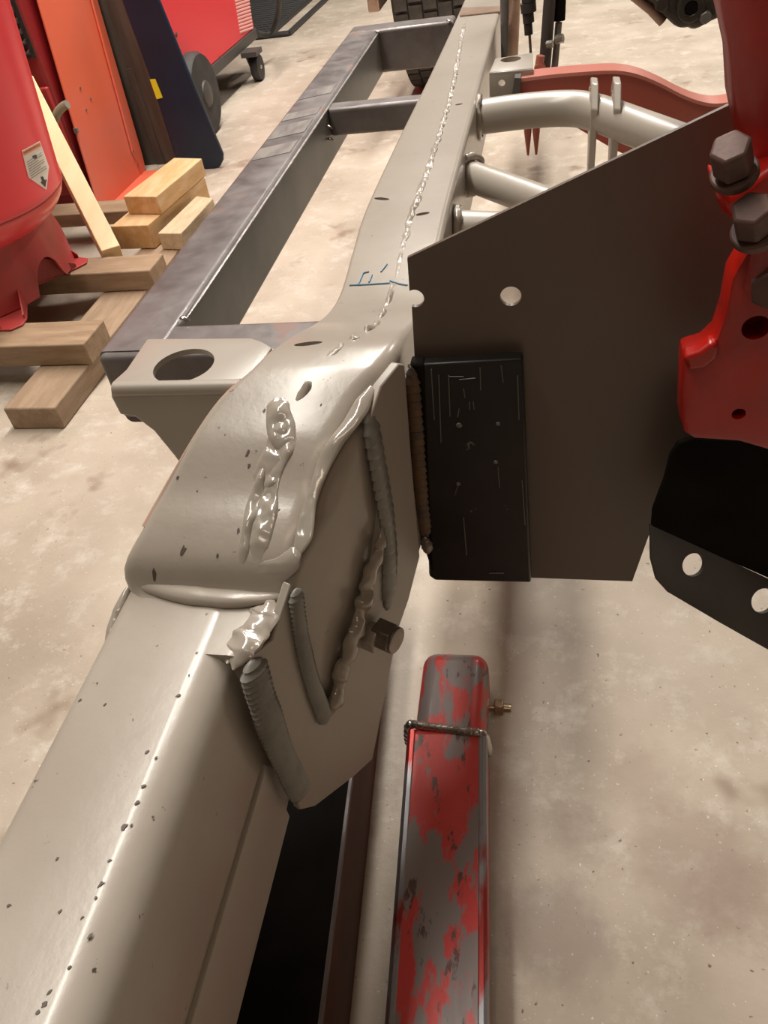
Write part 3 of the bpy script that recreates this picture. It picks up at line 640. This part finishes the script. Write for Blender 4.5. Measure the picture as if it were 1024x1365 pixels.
link('lower_panel', box((-1.95, ym-.012, .06), (-1.238, ym+.002, zl)), mat('mid_red_panel', (.36, .03, .03), .4), MC, bevel=.004)
z1 = PY(90, 72, ym).z
for i in range(9):
    z = z1+.008+i*.022
    link('louver', prism([V((-1.9, ym, z)), V((-1.9, ym-.014, z+.003)), V((-1.9, ym-.014, z+.006)), V((-1.9, ym, z+.014))], (.65, 0, 0)), 'char', MC)
link('louver_backing', box((-1.9, ym-.002, z1), (-1.24, ym+.001, z1+.25)), 'ink', MC)
hp = [PY(x, y, 1.93) for x, y in ((90, 139), (83, 143), (76, 152), (70, 172), (70, 192), (72, 215))]
o = link('grey_hose', tube(cat(hp, 6), .010, 16), 'hose'); o['label'] = 'short grey curved hose between compressor tank and orange panel'; o['category'] = 'hose'
DB = thing('dark_board', (-1.15, 2.34, 0), 'dark stained board standing upright between orange panel and navy panel', 'board')
yd = 2.37
db = [PY(186, 226, yd), V((-1.05, yd, 0)), PY(165, 0, yd)+V((.02, 0, 0)), PY(165, 0, yd)+V((.0, 0, .4)), PY(112, 0, yd)+V((0, 0, .4)), PY(112, 0, yd)]
link('board_face', prism(db, (0, .018, 0)), 'dkwood', DB, bevel=.002)
link('board_batten', prism([PY(168, 92, yd), PY(176, 90, yd), PY(222, 222, yd), PY(212, 226, yd)], (0, -.004, 0)), 'dkwood', DB, bevel=.001)
NP = thing('navy_panel', (-1.03, 2.3, 0), 'dark navy blue rounded panel with a yellow tag standing by the welder wheel', 'panel')
yn = 2.29
npn = [(238, 225), (232, 205), (200, 105), (162, 0), (150, -60), (200, -60), (208, -8), (213, 4), (250, 95), (297, 206), (297, 214), (293, 222), (286, 226)]
link('panel_body', prism([PY(x, y, yn) for x, y in npn], (0, .014, 0)), 'navy', NP, bevel=.004, seg=3)
link('yellow_tag', prism([PY(x, y, yn-.0005) for x, y in ((200, 106), (207, 105), (217, 130), (209, 132))], (0, -.0012, 0)), 'yellow', NP)
# ------------------------------------------------------------------ welder on a cart
WD = thing('welding_machine', (-1.3, 2.95, 0), 'bright red welding machine on a wheeled charcoal cart behind the navy panel', 'welding machine')
xw = -1.15
wp = [PX(211, -20, xw), PX(282, 91, xw), PX(341, 46, xw), PX(338, 0, xw)]
y0 = wp[1].y; y1 = wp[2].y
body = [V((xw, y0-.35, wp[1].z+.005)), V((xw, y1, wp[1].z+.005)), V((xw, y1+.02, .75)), V((xw, y0-.35, .75))]
link('welder_body', prism(body, (-.32, 0, 0)), 'welder', WD, bevel=.006)
link('cart_base', box((xw-.34, y0-.37, body[0].z-.033), (xw+.004, y1+.01, body[0].z+.002)), 'char', WD, bevel=.003)
for i in range(11):
    p = PX(319+i*.1, 42-i*5.3, xw)
    a = PX(320+i*0-(.6*i if False else 0)-i*.7, 43-i*4.6, xw+.001); b = PX(337-i*.6, 37-i*4.6, xw+.001)
    link('vent_slot', tube([a, b], .0042, 8, up=(1, 0, 0), flat=.5), 'vent', WD)
for (x, y) in ((293, 78), (235, 46)): link('panel_screw', cyl(PX(x, y, xw+.001), (1, 0, 0), .006, .004, 10), 'char', WD)
def wheel(name, c, r, wd, root, axis=(1, 0, 0), big=False):
    t = link(name, lathe(c, [(r*.62, -wd/2), (r*.93, -wd/2), (r, -wd*.25), (r, wd*.25), (r*.93, wd/2), (r*.62, wd/2)], 40, axis), 'rubber', root)
    h = link('wheel_hub', lathe(c, [(r*.1, -wd*.6), (r*.2, -wd*.45), (r*.60, -wd*.3), (r*.63, -wd*.4), (r*.63, wd*.4), (r*.60, wd*.3), (r*.2, wd*.45), (r*.1, wd*.6)], 32, axis), 'bright' if not big else 'char', t)
    if big:
        link('hub_cap', lathe(V(c)+V((wd*.36, 0, 0)), [(r*.12, 0), (r*.34, .004), (r*.30, .012), (r*.1, .016)], 28, axis), 'char', t)
    return t
wheel('cart_wheel', V((-1.115, 2.63, .12)), .12, .05, WD, big=True)
wheel('cart_wheel', V((-1.50, 2.63, .12)), .12, .05, WD, big=True)
cc = PZ(342, 112, 0)
for cx in (cc.x+.0, cc.x-.30):
    wheel('caster_wheel', V((cx, cc.y+.05, .046)), .046, .03, WD)
    for s in (-1,):
        link('caster_fork', prism([V((cx+s*.020, cc.y+.035, .046)), V((cx+s*.020, cc.y+.06, .046)), V((cx+s*.020, cc.y+.05, .10)), V((cx+s*.020, cc.y, .10))], (.003*s, 0, 0)), 'hubm', WD)
    link('caster_plate', box((cx-.03, cc.y-.02, .095), (cx+.03, cc.y+.06, body[0].z-.033)), 'char', WD)
hp = [PX(341, 49, xw)+V((0, .02, .01)), PZ(358, 46, .10), PZ(368, 30, .14), PZ(372, 10, .2), PZ(373, -15, .28)]
o = link('power_cable', tube(cat(hp, 6), .010, 12), 'rubber'); o['label'] = 'black cable curving up from the welding machine corner'; o['category'] = 'cable'
# floor grid mat
GM = thing('floor_grate', PZ(390, 20, 0), 'black wire grate lying flat on the floor beyond the welder', 'grate')
c0 = PZ(340, 52, .0); c1 = PZ(386, 48, 0); c2 = PZ(452, -4, 0)
xa, xb_, ya, yb_ = -1.75, c1.x+.0, c1.y, 5.4
def bar(a, b, r, nm='grate_wire'): return tube([a, b], r, 6)
for (a, b) in (((xa, ya), (xb_, ya)), ((xb_, ya), (xb_+.03, yb_)), ((xb_-.10, ya), (xb_-.07, yb_)), ((xa, ya), (xa, yb_))):
    link('grate_frame', tube([V((*a, .012)), V((*b, .012))], .011, 8), 'mesh', GM)
for i in range(16):
    x = xa+.03+i*(xb_-xa-.14)/15; link('grate_wire', tube([V((x, ya, .010)), V((x, yb_, .010))], .006, 6), 'mesh', GM)
for i in range(26):
    y = ya+.03+i*.053; link('grate_wire', tube([V((xa, y, .016)), V((xb_-.09, y, .016))], .006, 6), 'mesh', GM)
# ------------------------------------------------------------------ tyre and suspension pieces at the top
TY = thing('truck_tyre', (-.35, 2.98, 0), 'black treaded truck tyre standing on the floor beyond the frame crossmember', 'tyre')
cT = V((-.352, 2.98, .37)); wT = .235; rT = .362
link('tyre_carcass', lathe(cT, [(.20, -wT*.42), (.27, -wT*.5), (.33, -wT*.5), (rT-.012, -wT*.42), (rT, -wT*.3), (rT+.002, 0), (rT, wT*.3), (rT-.012, wT*.42), (.33, wT*.5), (.27, wT*.5), (.20, wT*.42)], 72, (1, 0, 0)), 'rubber', TY)
tread_m = mat('worn_tread_rubber', (.05, .047, .043), .7, c2=(.09, .082, .073), scale=30)
base = None
NB = 50
for k in range(NB):
    for j in range(5):
        a = 2*math.pi*(k+(.5 if j % 2 else 0))/NB; xo_ = (j-2)*.043
        if base is None:
            bm = box((-.019, -.019, 0), (.019, .017, .009)); base = bpy.data.meshes.new('tread_block'); bm.to_mesh(base); bm.free(); base.materials.append(tread_m)
        o = bpy.data.objects.new('tread_block', base); C.objects.link(o); o.parent = TY
        rr = rT-.001-(.004 if j in (0, 4) else 0)
        o.matrix_local = Matrix.Translation(cT-TY.location) @ Matrix.Rotation(a, 4, 'X') @ Matrix.Translation((xo_, 0, rr))
link('wheel_rim', lathe(cT, [(.05, -.06), (.17, -.08), (.205, -.1), (.205, .1), (.17, .08), (.05, .06)], 40, (1, 0, 0)), 'hubm', TY)
link('backing_plate', box(V((-.520, 2.56, .30)), V((-.487, 2.98, .72))), 'rustpipe', TY, bevel=.004)
# red pressed arm
AR = thing('red_pressed_arm', (.05, 1.1, .42), 'red oxide pressed steel crossbeam with wavy top edge behind the round tubes', 'crossbeam')
ya = 1.13
tpx = [(692, 105), (730, 100), (775, 96), (820, 94), (850, 99), (880, 111), (905, 124), (930, 134), (955, 138), (985, 133), (1040, 120)]
tp = cat([PY(x, y, ya) for x, y in tpx], 3)
bt = [PY(x, y, ya) for x, y in ((1040, 240), (900, 235), (820, 200), (760, 165), (692, 160))]
link('beam_face', prism(tp+bt, (0, .004, 0)), 'oxide', AR)
bm = bmesh.new(); R = []
for p in tp: R.append([bm.verts.new(p+V(d)) for d in ((0, -.004, -.003), (0, -.004, .001), (0, .03, .001), (0, .03, -.003))])
for a, b in zip(R, R[1:]):
    for k in range(4): bm.faces.new((a[k], a[(k+1) % 4], b[(k+1) % 4], b[k]))
bm.faces.new(R[0]); bm.faces.new(R[-1][::-1])
link('top_lip', bm, 'oxide_lit', AR)
for (x, y, yy) in ((704, 175, 207), (715, 175, 206)):
    link('hanging_pin', lathe(PY(x, yy, 1.12), [(.0015, 0), (.005, .03), (.005, .055)], 12), 'oxide', AR)
link('beam_end_cap', prism([PY(686, 104, 1.112), PY(694, 104, 1.112), PY(694, 150, 1.112), PY(680, 150, 1.112)], (0, .02, 0)), 'char', AR)
SH = thing('shock_absorber', PY(726, 100, 1.3), 'slim dark shock absorber standing upright behind the red crossbeam end', 'shock absorber')
link('shock_rod', tube([PY(726, 92, 1.3), PY(733, 0, 1.3), PY(738, -80, 1.3)], .0085, 20), 'char', SH)
link('shock_sleeve', tube([PY(745, 27, 1.31), PY(749, -80, 1.31)], .009, 20), 'black_flat', SH)
link('shock_shaft', tube([PY(739, 95, 1.31), PY(745, 30, 1.31)], .005, 14), 'bare_side', SH)
link('lower_eye', ring(PY(720, 92, 1.28), (0, 1, 0), .0085, .003, .014), 'oxide_lit', SH)
link('lower_eye_stem', tube([PY(719, 86, 1.28), PY(721, 74, 1.28)], .006, 12), 'oxide_lit', SH)
link('chrome_nut', hexhead(PY(746, 52, 1.29), (1, -.3, .2), .006, .011), 'bright', SH)
link('chrome_nut', hexhead(PY(733, 59, 1.29), (1, -.3, .2), .005, .009), 'bright', SH)
BS = thing('bump_stop', PY(706, 45, 1.32), 'black ribbed rubber bump stop left of the slim shock absorber', 'bump stop')
for (ya_, yb2, r) in ((-40, 2, .010), (3, 16, .011), (18, 30, .008), (31, 46, .006)):
    link('rubber_rib', tube([PY(704, ya_, 1.32), PY(705, yb2, 1.32)], r, 20), 'rubber', BS)
link('stop_stud', tube([PY(706, 44, 1.32), PY(708, 75, 1.32)], .002, 8), 'dull_bolt', BS)
for i, (x0, x1, r, m, lb) in enumerate(((688, 682, .010, 'rustpipe', 'rusty chrome upright link nearest the bump stop'), (672, 674, .007, 'bare_side', 'bluish steel link rod beside the far rail'))):
    o = link('link_rod', tube([PY(x0, -60, 1.45), PY(x1, 90, 1.45)], r, 18), m); o['label'] = lb; o['category'] = 'link rod'
# greasy casting top right
GC = thing('greasy_knuckle', PY(905, 20, .95), 'greasy black cast steering knuckle with bolt heads at the top right', 'knuckle')
gp_ = [(845, -60), (848, -8), (870, 6), (883, 20), (897, 33), (905, 40), (918, 38), (925, 42), (934, 38), (948, 30), (962, 24), (975, 10), (980, -60)]
link('knuckle_body', prism([PY(x, y, .95) for x, y in gp_], (0, .05, 0)), 'greasy', GC, bevel=.006, seg=3)
link('knuckle_boss', ring(PY(921, 9, .945), (0, 1, 0), .013, .006, .012), 'greasy', GC, bevel=.001)
link('knuckle_bolt', hexhead(PY(921, 9, .945), (0, 1, 0), .006, .012), 'black_flat', GC)
link('knuckle_bolt', hexhead(PY(882, 4, .945), (0, 1, 0), .007, .014), 'greasy', GC, bevel=.001)
link('knuckle_bolt', hexhead(PY(940, 22, .945), (0, 1, 0), .006, .014), 'bare_side', GC, bevel=.001)
link('knuckle_pipe', tube([PY(838, -12, .96), PY(868, 12, .96), PY(884, 29, .96)], .005, 12), 'rustpipe', GC)
